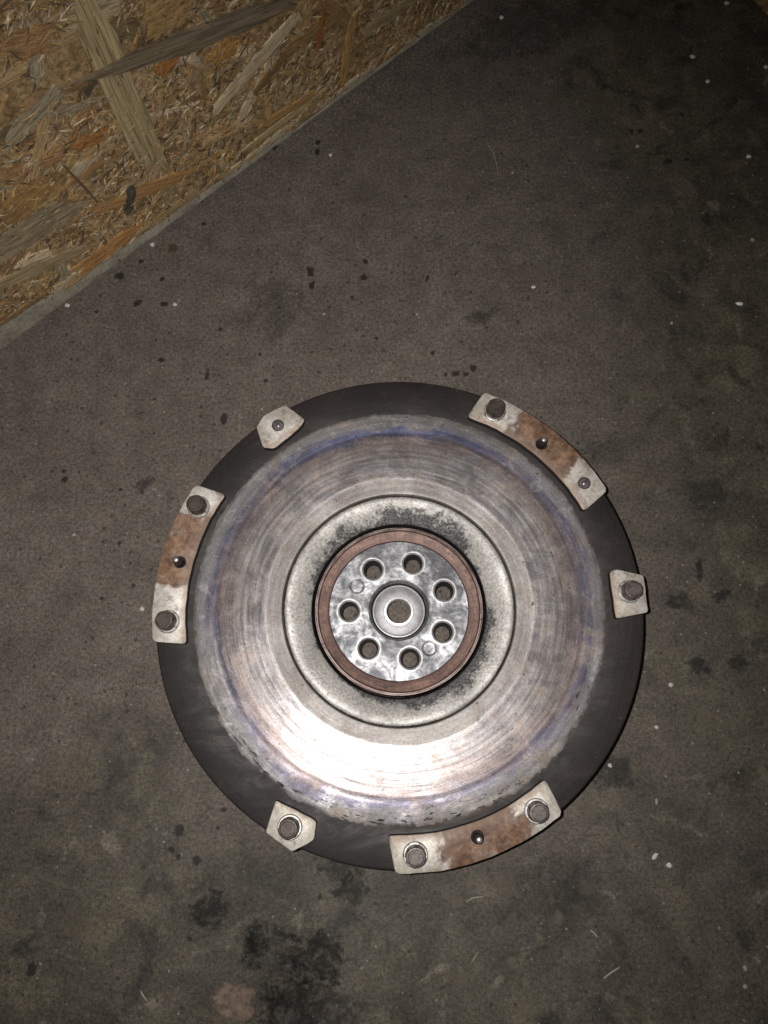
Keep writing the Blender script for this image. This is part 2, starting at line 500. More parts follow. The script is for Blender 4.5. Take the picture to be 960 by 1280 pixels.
def mat_plate():
    t = NT('stained_hub_steel')
    p = t.coords('Object')
    a = t.noise(p, 75, 5, 0.65, 0.8)
    b = t.noise(p, 330, 4, 0.7)
    c2 = t.noise(t.vmath('ADD', p, (3, 1, 0)), 38, 4, 0.6, 0.5)
    col = t.mix(t.step(a, 0.34, 0.66), (0.140, 0.143, 0.155), (0.43, 0.43, 0.445))
    k = t.step(b, 0.3, 0.7, 0.62, 1.32)
    col = t.mix(1.0, col, t.comb(k, k, k), 'MULTIPLY')
    col = t.mix(t.step(c2, 0.52, 0.66, 0, 0.78), col, (0.075, 0.075, 0.082))
    d2 = t.noise(t.vmath('ADD', p, (6, 2, 0)), 170, 5, 0.7)
    col = t.mix(t.step(d2, 0.55, 0.66, 0, 0.7), col, (0.06, 0.06, 0.066))
    # clean, pressed rings round the bolt holes
    at = t.n('ShaderNodeAttribute', attribute_name='bore').outputs['Fac']
    fr = t.math('MULTIPLY', t.step(at, 0.1, 0.7), t.step(b, 0.25, 0.6, 0.55, 1.0))
    col = t.mix(t.math('MULTIPLY', fr, 0.75), col, (0.60, 0.60, 0.61))
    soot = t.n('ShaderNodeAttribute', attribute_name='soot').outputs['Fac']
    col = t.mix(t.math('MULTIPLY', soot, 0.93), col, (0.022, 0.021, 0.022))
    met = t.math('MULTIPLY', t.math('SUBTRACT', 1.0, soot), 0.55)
    return t.done(col, t.step(a, 0.3, 0.7, 0.56, 0.40), met, t.bump(t.math('ADD', a, b), 0.30, 0.0006), 0.45)


def mat_steel(name, col, rough, metal=0.85, var=0.35, dirt=None, spec=0.5):
    t = NT(name)
    p = t.rand_vec(t.coords('Object'), 2.0)
    a = t.noise(p, 160, 4, 0.65)
    b = t.noise(p, 900, 3, 0.7)
    k = t.step(t.math('ADD', t.math('MULTIPLY', a, 0.6), t.math('MULTIPLY', b, 0.4)), 0.3, 0.7, 1 - var, 1 + var)
    c = t.mix(1.0, col, t.comb(k, k, k), 'MULTIPLY')
    if dirt:
        c = t.mix(t.step(t.noise(p, 300, 3, 0.6), 0.5, 0.66, 0, 0.75), c, dirt)
    return t.done(c, rough, metal, t.bump(b, 0.2, 0.0004), spec)


def mat_pad():
    """machined seat: pale, wiped clean under the bolts; rusty between them where the pad is long"""
    t = NT('pale_pad_face')
    po = t.coords('Object')
    x, y, z = t.xyz(po)
    p = t.rand_vec(po, 1.3)
    th = t.math('ARCTAN2', y, x)
    a = t.noise(p, 95, 5, 0.65)
    b = t.noise(p, 480, 4, 0.7)
    big = t.noise(p, 42, 4, 0.6, 0.4)
    pale = t.mix(t.step(big, 0.35, 0.65), (0.46, 0.415, 0.35), (0.70, 0.665, 0.61))
    k = t.step(b, 0.3, 0.7, 0.80, 1.16)
    pale = t.mix(1.0, pale, t.comb(k, k, k), 'MULTIPLY')
    sp = t.step(t.noise(t.vmath('ADD', p, (2, 2, 0)), 130, 5, 0.7), 0.52, 0.66)
    pale = t.mix(t.math('MULTIPLY', sp, 0.62), pale, (0.21, 0.145, 0.10))
    # rust
    ru = t.mix(t.step(a, 0.35, 0.68), (0.125, 0.066, 0.040), (0.30, 0.185, 0.120))
    x2 = t.noise(t.vmath('ADD', p, (1, 5, 0)), 330, 4, 0.7)
    gy_ = t.noise(t.vmath('ADD', p, (3, 8, 0)), 55, 5, 0.68, 0.8)
    ru = t.mix(t.step(gy_, 0.50, 0.66, 0, 0.7), ru, (0.30, 0.255, 0.215))
    ru = t.mix(t.step(gy_, 0.44, 0.32, 0, 0.6), ru, (0.075, 0.050, 0.042))
    k2 = t.step(x2, 0.3, 0.7, 0.70, 1.30)
    ru = t.mix(1.0, ru, t.comb(k2, k2, k2), 'MULTIPLY')
    ed = t.math('ADD', t.math('ABSOLUTE', t.math('SUBTRACT', th, t.math('MULTIPLY', t.math('SUBTRACT', t.rand(), 0.5), 0.10))), t.math('MULTIPLY', t.math('SUBTRACT', big, 0.5), 0.30))
    ed = t.math('ADD', ed, t.math('MULTIPLY', t.math('SUBTRACT', a, 0.5), 0.06))
    long_ = t.n('ShaderNodeAttribute', attribute_name='long_pad').outputs['Fac']
    rust = t.math('MULTIPLY', t.step(ed, 0.205, 0.150), long_)
    col = t.mix(rust, pale, ru)
    # a darker tide line at the rust's edge
    tide = t.math('MULTIPLY', t.math('MULTIPLY', t.step(ed, 0.150, 0.163), t.step(ed, 0.178, 0.166)), long_)
    col = t.mix(t.math('MULTIPLY', tide, 0.45), col, (0.09, 0.062, 0.05))
    # rusty inner corners and black flank
    rr = t.math('SQRT', t.math('ADD', t.math('MULTIPLY', x, x), t.math('MULTIPLY', y, y)))
    ri = t.step(t.math('ADD', rr, t.math('MULTIPLY', t.math('SUBTRACT', a, 0.5), 0.009)), 0.1375, 0.1335)
    col = t.mix(t.math('MULTIPLY', ri, 0.62), col, (0.20, 0.125, 0.085))
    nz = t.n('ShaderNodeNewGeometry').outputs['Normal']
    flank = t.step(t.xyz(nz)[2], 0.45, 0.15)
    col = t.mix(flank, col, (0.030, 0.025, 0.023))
    rim = t.math('MULTIPLY', t.step(z, 0.03385, 0.0331), t.math('SUBTRACT', 1.0, flank))
    return t.done(col, 0.55, t.math('MULTIPLY', t.math('SUBTRACT', 1.0, t.math('MAXIMUM', rust, flank)), 0.30),
                  t.bump(t.math('ADD', a, b), 0.22, 0.0005), 0.4)


def mat_crumb():
    t = NT('pale_crumb')
    oc = t.n('ShaderNodeObjectInfo').outputs['Color']
    p = t.coords('Object')
    b = t.noise(p, 1200, 3, 0.7)
    k = t.step(b, 0.3, 0.7, 0.75, 1.15)
    return t.done(t.mix(1.0, oc, t.comb(k, k, k), 'MULTIPLY'), 0.7, 0.0, None, 0.3)


M = dict(floor=mat_floor(), drip=mat_drip(), film=mat_film(), strand=mat_wood_strand(), fine=mat_fine_strand(), board=mat_board(),
         mortar=mat_mortar(), friction=mat_friction(), rim=mat_rim(), dish=mat_dish(), hring=mat_hub_ring(),
         plate=mat_plate(), pad=mat_pad(), crumb=mat_crumb(),
         bolt=mat_steel('brown_bolt_head', (0.085, 0.066, 0.056), 0.50, 0.45, 0.4, (0.05, 0.036, 0.03)),
         bolt_grey=mat_steel('grey_bolt_head', (0.135, 0.116, 0.108), 0.46, 0.5, 0.4, (0.075, 0.055, 0.05)),
         washer=mat_steel('bright_washer', (0.62, 0.60, 0.58), 0.38, 0.7, 0.35, (0.10, 0.085, 0.075)),
         race=mat_steel('bearing_race', (0.80, 0.79, 0.78), 0.36, 0.6, 0.12),
         seal=mat_steel('bearing_shield', (0.34, 0.33, 0.345), 0.5, 0.5, 0.28),
         pin=mat_steel('dark_pin', (0.045, 0.040, 0.040), 0.40, 0.4, 0.3),
         pintip=mat_steel('bright_pin_tip', (0.55, 0.53, 0.52), 0.38, 0.7, 0.2),
         hole=mat_steel('oily_hole', (0.19, 0.175, 0.175), 0.34, 0.7, 0.2))

# ------------------------------------------------------------------ floor
GX0, GX1, GY0, GY1 = -2.0, 2.0, -2.0, 2.6
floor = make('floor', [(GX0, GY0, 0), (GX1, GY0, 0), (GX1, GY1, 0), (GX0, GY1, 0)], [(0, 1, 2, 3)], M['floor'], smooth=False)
tag(floor, 'grey oil-stained concrete floor', None, None, 'structure')


def floor_pt(px, py, z=0.0):
    """where a point measured in the 960 x 1280 photograph lies on the floor (metres)"""
    d = CR * ((px - 480) / 978.84) - CU * ((py - 640) / 978.84) - CB
    k = (z - CP.z) / d.z
    return CP + d * k


# ------------------------------------------------------------------ wall: board on a mortar bed
W0, W1 = floor_pt(0, 435), floor_pt(590, 0)
WA = math.atan2(W1.y - W0.y, W1.x - W0.x)
WT = Vector((math.cos(WA), math.sin(WA), 0))       # along the wall
WN = Vector((math.sin(WA), -math.cos(WA), 0))      # out of the wall, towards the room
WO = W0.copy()


def wall_pt(s, z, out=0.0):
    return WO + WT * s + WN * out + Vector((0, 0, z))


def wall_px(px, py):
    d = CR * ((px - 480) / 978.84) - CU * ((py - 640) / 978.84) - CB
    k = (WO - CP).dot(WN) / d.dot(WN)
    q = CP + d * k
    return (q - WO).dot(WT), q.z


def board_bottom(s):
    """ragged lower edge: higher off the floor at the left, down to the floor at the right"""
    keys = [(-0.6, 0.050), (-0.05, 0.030), (0.012, 0.0225), (0.05, 0.0135), (0.09, 0.0085), (0.14, 0.0068), (0.20, 0.0050),
            (0.27, 0.0032), (0.34, 0.0020), (1.2, 0.002)]
    for (a, va), (b, vb) in zip(keys, keys[1:]):
        if a <= s <= b:
            v = va + (vb - va) * (s - a) / (b - a)
            break
    return v + 0.0020 * noise.noise((s * 70, 3.3, 0)) + 0.0008 * noise.noise((s * 300, 1.3, 0))


# board as a slab with a ragged bottom edge; its frame is local: x along the wall, y up, z out
board_m = Matrix(((WT.x, 0, WN.x, WO.x), (WT.y, 0, WN.y, WO.y), (0, 1, 0, 0), (0, 0, 0, 1)))
ns = 260
V, F = [], []
S0, S1, ZT = -0.55, 0.95, 0.75
for i in range(ns + 1):
    s = S0 + (S1 - S0) * i / ns
    zb = board_bottom(s)
    V += [(s, ZT, -0.012), (s, ZT, 0), (s, zb + 0.0012, 0), (s, zb, -0.001), (s, zb, -0.012)]
for i in range(ns):
    for j in range(4):
        a = i * 5 + j
        F.append((a, a + 1, a + 6, a + 5))
F.append((0, 1, 2, 3, 4)); F.append(tuple(ns * 5 + k for k in (4, 3, 2, 1, 0)))
board = make('strand_board', V, F, M['board'], smooth=False)
board.matrix_world = board_m
tag(board, 'brown oriented strand board standing upright on the floor behind the flywheel', 'board')

# mortar bed under the board: a low wedge
V, F = [], []
for i in range(ns + 1):
    s = S0 + (S1 - S0) * i / ns
    zb = max(board_bottom(s), 0.001)
    j1 = 0.0007 * noise.noise((s * 60, 7, 0))
    V += [(s, -0.004, 0.0016 + j1), (s, 0.0006, 0.0010 + j1), (s, zb * 0.55, 0.0002), (s, zb + 0.0006, -0.0022), (s, zb + 0.0006, -0.011)]
for i in range(ns):
    for j in range(4):
        a = i * 5 + j
        F.append((a, a + 5, a + 6, a + 1))
mortar = make('mortar_bed', V, F, M['mortar'])
mortar.matrix_world = board_m
tag(mortar, 'pale mortar strip between the strand board and the floor', None, None, 'structure')


# strands ------------------------------------------------------
def flake_mesh(seed, taper=0.0):
    """unit flake 1 x 1 (x long), splintered ends, slight warp, thin edge"""
    rnd = random.Random(seed)
    nx, ny = 11, 3
    V, F = [], []
    endj = [[rnd.uniform(-0.12, 0.10) for _ in range(ny)] for _ in range(2)]
    endw = [rnd.uniform(0.15, 0.9), rnd.uniform(0.15, 0.9)]
    wj = [[rnd.uniform(-0.16, 0.12) for _ in range(nx)] for _ in range(2)]
    bend = rnd.uniform(-0.35, 0.35)
    for i in range(nx):
        u = i / (nx - 1)
        for j in range(ny):
            v = j / (ny - 1) - 0.5
            x = u - 0.5
            if i == 0: x += endj[0][j]
            if i == nx - 1: x -= endj[1][j]
            half = 1.0 + (wj[0][i] if v < 0 else wj[1][i])
            e0 = endw[0] + (1 - endw[0]) * min(1, u / 0.22)
            e1 = endw[1] + (1 - endw[1]) * min(1, (1 - u) / 0.22)
            half *= e0 * e1
            half *= 1.0 - taper * max(0, 0.45 - u) / 0.45 * 0.9
            y = v * half + bend * (u - 0.5) ** 2 + (rnd.uniform(-0.06, 0.06) if j == 1 else 0)
            z = 0.5 + 0.5 * noise.noise((u * 2.2, v * 1.3, seed * 3.1))
            V.append((x, y, z))
    top = len(V)
    for i in range(nx - 1):
        for j in range(ny - 1):
            a = i * ny + j
            F.append((a, a + ny, a + ny + 1, a + 1))
    # skirt
    loop = [i * ny for i in range(nx)] + [(nx - 1) * ny + j for j in range(1, ny)] + \
           [i * ny + ny - 1 for i in range(nx - 2, -1, -1)] + [j for j in range(ny - 2, 0, -1)]
    for k in loop:
        V.append((V[k][0], V[k][1], -2.0))
    L = len(loop)
    for k in range(L):
        a, b = loop[k], loop[(k + 1) % L]
        F.append((b, a, top + k, top + (k + 1) % L))
    return V, F


flakes = []
for k in range(16):
    V, F = flake_mesh(k, 1.0 if k in (0, 7) else 0.0)
    me = bpy.data.meshes.new('strand')
    me.from_pydata(V, [], F)
    me.update()
    for p_ in me.polygons[:20]:
        p_.use_smooth = True
    me.materials.append(M['strand'])
    flakes.append(me)

TAN, OCH, ORG, GRY = (0.43, 0.305, 0.155), (0.45, 0.305, 0.130), (0.38, 0.215, 0.095), (0.33, 0.275, 0.19)
CRM, DRK, BRN = (0.58, 0.48, 0.33), (0.13, 0.092, 0.055), (0.27, 0.165, 0.080)


def strand(s, z, ang, length, width, color, out=0.0006, thick=0.0006, mesh=None):
    me = flakes[mesh] if mesh is not None else random.choice(flakes)
    # each strand keeps its real size in the mesh's own space so that the grain is to scale
    key = (me.name, round(length, 3), round(width, 4))
    o = bpy.data.objects.new('strand', me)
    COL.objects.link(o)
    o.parent = board
    o.location = (s, z, out)
    o.rotation_euler = (random.uniform(-0.01, 0.01), random.uniform(-0.006, 0.006), ang)
    o.scale = (length, width, thick)
    j = random.uniform(0.85, 1.15)
    o.color = (color[0] * j, color[1] * j, color[2] * j, 1)
    return o


def strand_between(p1, p2, width, color, out, mesh=None):
    (s1, z1), (s2, z2) = wall_px(*p1), wall_px(*p2)
    L = math.hypot(s2 - s1, z2 - z1)
    return strand((s1 + s2) / 2, (z1 + z2) / 2, math.atan2(z2 - z1, s2 - s1), L, width, color, out, mesh=mesh)


pal = [TAN, TAN, OCH, OCH, ORG, GRY, GRY, CRM, BRN, BRN, DRK]
rs = random.Random(11)
count = 0
while count < 240:
    s = rs.uniform(-0.14, 0.58)
    z = rs.uniform(0.006, 0.30)
    a = rs.gauss(0.25, 0.75)
    L = rs.uniform(0.015, 0.062)
    w = rs.uniform(0.0022, 0.0095) if rs.random() < 0.8 else rs.uniform(0.008, 0.016)
    low = z - abs(math.sin(a)) * L / 2 - abs(math.cos(a)) * w / 2
    if low < board_bottom(s) - 0.001:
        continue
    strand(s, z, a, L, w, rs.choice(pal), out=rs.uniform(0.0002, 0.0011))
    count += 1
# strands along the bottom edge
for k in range(26):
    s = -0.12 + k * 0.026 + rs.uniform(-0.006, 0.006)
    w = rs.uniform(0.003, 0.007)
    strand(s, board_bottom(s) + w * 0.6 + 0.0015, rs.uniform(-0.09, 0.05), rs.uniform(0.025, 0.05), w, rs.choice([TAN, OCH, ORG, CRM, BRN]), 0.0012)
# the conspicuous ones
strand_between((88, -30), (190, 205), 0.021, (0.40, 0.315, 0.175), 0.0018, 3)
strand_between((82, 103), (355, 2), 0.0155, (0.185, 0.145, 0.098), 0.0030, 0)
strand_between((272, 130), (362, 25), 0.010, (0.58, 0.475, 0.31), 0.0022, 4)
strand_between((318, 112), (352, 70), 0.005, (0.24, 0.14, 0.05), 0.0024, 4)
strand_between((90, 185), (140, 160), 0.009, (0.34, 0.15, 0.045), 0.0014, 5)
strand_between((196, 95), (222, 55), 0.012, (0.36, 0.165, 0.05), 0.0016, 6)
strand_between((262, 75), (295, 45), 0.016, (0.36, 0.20, 0.06), 0.0016, 2)
strand_between((98, 335), (172, 282), 0.012, (0.40, 0.21, 0.08), 0.0020, 8)
strand_between((-20, 362), (112, 305), 0.010, (0.33, 0.25, 0.14), 0.0020, 9)
strand_between((-20, 322), (95, 250), 0.022, (0.29, 0.235, 0.15), 0.0018, 2)
strand_between((0, 275), (60, 225), 0.020, (0.33, 0.20, 0.075), 0.0015, 6)
strand_between((110, 48), (175, 28), 0.010, (0.19, 0.135, 0.07), 0.0017, 5)
strand_between((180, 30), (240, -5), 0.020, (0.37, 0.24, 0.10), 0.0015, 8)
strand_between((80, 25), (150, 0), 0.013, (0.42, 0.34, 0.21), 0.0015, 1)
strand_between((0, 60), (62, 45), 0.016, (0.38, 0.22, 0.10), 0.0015, 3)
strand_between((360, 60), (420, 20), 0.012, (0.30, 0.19, 0.08), 0.0016, 4)
strand_between((455, 38), (530, -12), 0.010, (0.33, 0.25, 0.14), 0.0019, 9)
strand_between((425, 105), (440, 20), 0.008, (0.38, 0.24, 0.09), 0.0018, 1)
strand_between((320, 160), (400, 110), 0.007, (0.38, 0.23, 0.085), 0.0017, 5)
strand_between((300, 190), (395, 118), 0.005, (0.46, 0.35, 0.19), 0.0016, 6)
strand_between((395, 62), (402, 10), 0.006, (0.34, 0.14, 0.03), 0.0017, 2)
strand_between((158, 268), (164, 228), 0.008, (0.095, 0.085, 0.065), 0.0018, 5)
strand_between((80, 207), (116, 246), 0.0016, (0.15, 0.10, 0.06), 0.0026, 4)
strand_between((120, 260), (250, 208), 0.010, (0.36, 0.21, 0.085), 0.0016, 9)
strand_between((5, 180), (70, 110), 0.011, (0.31, 0.26, 0.175), 0.0016, 1)
strand_between((150, 335), (265, 246), 0.0045, (0.30, 0.21, 0.11), 0.0019, 4)

# countless little slivers pressed between the strands
rs = random.Random(5)
V, F, T = [], [], []
for k in range(26000):
    s = rs.uniform(-0.16, 0.60)
    z = rs.uniform(0.006, 0.30)
    if z < board_bottom(s) + 0.003:
        continue
    if noise.noise((s * 22, z * 22, 4.0)) < -0.22 and rs.random() < 0.9:
        continue
    a = rs.gauss(0.35, 0.8)
    L, w = rs.uniform(0.002, 0.013), rs.uniform(0.0004, 0.0015)
    o = rs.uniform(0.0006, 0.0022)
    ca, sa = math.cos(a), math.sin(a)
    b = len(V)
    tilt = rs.uniform(-0.0007, 0.0007)
    for (u, v_, h) in ((-0.5, 0, o - tilt), (0.0, -0.5, o), (0.5, 0, o + tilt), (0.0, 0.5, o + rs.uniform(-0.0004, 0.0004)), (0, 0, o - 0.0016)):
        V.append((s + u * L * ca - v_ * w * sa, z + u * L * sa + v_ * w * ca, h))
    F += [(b, b + 1, b + 2, b + 3), (b + 1, b, b + 4), (b + 2, b + 1, b + 4), (b + 3, b + 2, b + 4), (b, b + 3, b + 4)]
    c = rs.choice([TAN, TAN, OCH, CRM, GRY, GRY, BRN, BRN, DRK, DRK, ORG])
    j = rs.uniform(0.6, 1.15)
    T += [(c[0] * j, c[1] * j, c[2] * j, 1)] * 5
sl = make('fine_slivers', V, F, M['fine'], board, smooth=False)
ca_ = sl.data.color_attributes.new('tint', 'FLOAT_COLOR', 'POINT')
for i, c in enumerate(T):
    ca_.data[i].color = c
tag(sl, None, None, None, 'stuff')

# ------------------------------------------------------------------ flywheel
LIFT = 0.007          # the wheel stands on the boss under its hub
fw = empty('flywheel', (0, 0, LIFT))
tag(fw, 'used car engine flywheel with bolted rim pads lying on the concrete floor', 'flywheel')

# rim: the black outer ring and the web under the face
prof = [(0.0560, 0.0040), (0.0560, 0.0110), (0.0700, 0.0200), (0.1262, 0.0240), (0.1272, 0.0284), (0.1282, 0.0288),
        (0.1504, 0.0288), (0.1515, 0.0285), (0.1522, 0.0277), (0.1524, 0.0265), (0.1524, 0.0130), (0.1514, 0.0080),
        (0.1440, 0.0060), (0.0900, 0.0050)]
V, F = lathe(prof, 240, closed=True)
rim = make('rim', V, F, M['rim'], fw, angle=28)

# friction face, with its chipped outer edge
rows = []
nr = 46
for j in range(nr + 1):
    r = 0.0737 + (0.1262 - 0.0737) * j / nr
    rows.append((r, 0.0306))
prof = [(0.0731, 0.0262), (0.0732, 0.0302)] + rows + [(0.1274, 0.03055), (0.1282, 0.0303), (0.1283, 0.0280)]
mm = len(prof)
random.seed(3)
groove = [random.uniform(-1, 1) for _ in range(mm)]


def fwarp(r, z, a, j):
    if 2 <= j < mm - 3:
        z += 0.00007 * groove[j] + 0.00006 * noise.noise((math.cos(a) * 3, math.sin(a) * 3, r * 300))
        if r < 0.0832:
            z -= 0.00018
    if j >= mm - 3:
        c, s = math.cos(a), math.sin(a)
        d = 0.0007 * noise.noise((c * 9, s * 9, 1.7)) + 0.0006 * noise.noise((c * 34, s * 34, 5.7)) + 0.00045 * noise.noise((c * 90, s * 90, 2.7))
        low = 1.0 if s > -0.3 else 1.9
        d = d * low - 0.0022 * low * max(0.0, noise.noise((c * 55, s * 55, 8.7)) - 0.22)
        r += d
    return r, z


V, F = lathe(prof, 540, warp=fwarp)
make('friction_face', V, F, M['friction'], fw, angle=40)

# dish between the face and the hub
prof = [(0.0545, 0.0100), (0.0549, 0.0150), (0.0556, 0.0175), (0.0572, 0.0200), (0.0596, 0.0226), (0.0625, 0.0250), (0.0650, 0.0268),
        (0.0674, 0.0279), (0.0694, 0.0284), (0.0707, 0.0283), (0.0716, 0.0277), (0.0721, 0.0268), (0.0725, 0.0260), (0.0733, 0.0258)]
V, F = lathe(prof, 240, warp=lambda r, z, a, j: (r + 0.0003 * noise.noise((math.cos(a) * 4, math.sin(a) * 4, j)) + 0.00025 * noise.noise((math.cos(a) * 14, math.sin(a) * 14, j)), z))
make('hub_dish', V, F, M['dish'], fw, angle=50)

# rusty ring of the hub, with a thin turned lip
prof = [(0.0443, 0.0120), (0.0446, 0.0150), (0.0452, 0.0157), (0.0460, 0.0159), (0.0504, 0.0164), (0.0512, 0.0166), (0.0514, 0.0170),
        (0.0519, 0.0176), (0.0522, 0.0173), (0.0527, 0.0173), (0.0531, 0.0178), (0.0535, 0.0178), (0.0538, 0.0172), (0.0540, 0.0160), (0.0541, 0.0100)]
V, F = lathe(prof, 220)
make('hub_ring', V, F, M['hring'], fw, angle=30)

# hub plate with seven bolt holes round a bearing seat
PZ = 0.0145


def hub_xy(px, py):
    q = floor_pt(px, py, PZ + LIFT)
    return q.x, q.y


hole_mm = [(-15.4, 27.2), (10.9, 29.9), (29.9, 10.9), (27.3, -15.4), (5.4, -31.0), (-20.6, -23.4), (-31.9, 1.0)]
holes = [(x / 1000, y / 1000) for x, y in hole_mm]
import bmesh
bm = bmesh.new()
bore = bm.verts.layers.float.new('bore')
soot = bm.verts.layers.float.new('soot')


def ring(cx, cy, r, z, n, b=0.0, s=0.0):
    out = []
    for i in range(n):
        a = PI2 * i / n
        v = bm.verts.new((cx + r * math.cos(a), cy + r * math.sin(a), z))
        v[bore] = b; v[soot] = s
        out.append(v)
    return out


def loop_edges(vs):
    return [bm.edges.new((vs[i], vs[(i + 1) % len(vs)])) for i in range(len(vs))]


def skin(a, b):
    n = len(a)
    for i in range(n):
        bm.faces.new((a[i], a[(i + 1) % n], b[(i + 1) % n], b[i]))


edges = []
outer = ring(0, 0, 0.0447, PZ, 140)
edges += loop_edges(outer)
for (hx, hy) in holes:
    r0 = ring(hx, hy, 0.0088, PZ, 40)
    edges += loop_edges(r0)
    r1 = ring(hx, hy, 0.0078, PZ + 0.0002, 40, 0.6)
    r2 = ring(hx, hy, 0.0072, PZ + 0.0001, 40, 1.0)
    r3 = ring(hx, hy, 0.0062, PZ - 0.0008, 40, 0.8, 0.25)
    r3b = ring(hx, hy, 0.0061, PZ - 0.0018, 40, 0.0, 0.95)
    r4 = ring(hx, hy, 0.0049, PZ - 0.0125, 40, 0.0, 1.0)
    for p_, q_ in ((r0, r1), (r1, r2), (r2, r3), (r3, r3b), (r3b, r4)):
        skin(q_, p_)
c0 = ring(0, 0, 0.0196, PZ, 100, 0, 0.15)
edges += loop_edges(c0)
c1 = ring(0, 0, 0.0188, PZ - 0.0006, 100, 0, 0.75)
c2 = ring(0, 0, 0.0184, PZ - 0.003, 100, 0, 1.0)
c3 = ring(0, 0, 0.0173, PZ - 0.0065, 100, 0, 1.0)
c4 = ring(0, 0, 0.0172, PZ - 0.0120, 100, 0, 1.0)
for p_, q_ in ((c0, c1), (c1, c2), (c2, c3), (c3, c4)):
    skin(q_, p_)
bmesh.ops.triangle_fill(bm, use_beauty=True, use_dissolve=False, edges=edges, normal=(0, 0, 1))
# outer wall and underside skirt
o2 = ring(0, 0, 0.0447, 0.0003 - LIFT, 140)
skin(o2, outer)
for f_ in bm.faces:
    f_.smooth = True
me = bpy.data.meshes.new('hub_plate')
bm.normal_update()
for f_ in list(bm.faces):
    if abs(f_.normal.z) > 0.8 and f_.normal.z < 0:
        f_.normal_flip()
bm.to_mesh(me)
bm.free()
me.set_sharp_from_angle(angle=R(25))
me.materials.append(M['plate'])
plate = bpy.data.objects.new('hub_plate', me)
COL.objects.link(plate)
plate.parent = fw
# two pressed witness discs
for (sx, sy) in ((-0.0262, 0.0167), (0.0180, -0.0253)):
    V, F = lathe([(0.0, PZ + 0.0001), (0.0037, PZ + 0.0001), (0.0040, PZ + 0.0005), (0.0046, PZ + 0.0006), (0.0050, PZ + 0.0001), (0.0050, PZ - 0.0003)], 32)
    V = [(x + sx, y + sy, z) for x, y, z in V]
    make('pressed_disc', V, F, M['plate'], plate, angle=50)

# pilot bearing, set deeper than the plate
bear = empty('pilot_bearing')
bear.parent = fw
BZ = 0.0088
V, F = lathe([(0.0160, BZ - 0.0006), (0.0161, BZ + 0.0001), (0.0164, BZ + 0.0003), (0.0168, BZ + 0.0002), (0.0170, BZ - 0.0002), (0.0171, BZ - 0.006), (0.0160, BZ - 0.006)], 96, closed=True)
make('outer_race', V, F, M['race'], bear)
V, F = lathe([(0.0096, BZ - 0.0007), (0.0150, BZ - 0.0005), (0.0155, BZ - 0.0008), (0.0161, BZ - 0.0010), (0.0161, BZ - 0.005), (0.0096, BZ - 0.005)], 96, closed=True)
make('shield', V, F, M['seal'], bear)
V, F = lathe([(0.0076, BZ - 0.006), (0.0076, BZ - 0.0010), (0.0079, BZ - 0.0002), (0.0083, BZ + 0.0001), (0.0094, BZ), (0.0098, BZ - 0.0004), (0.0097, BZ - 0.006)], 80, closed=True)
make('inner_race', V, F, M['race'], bear)


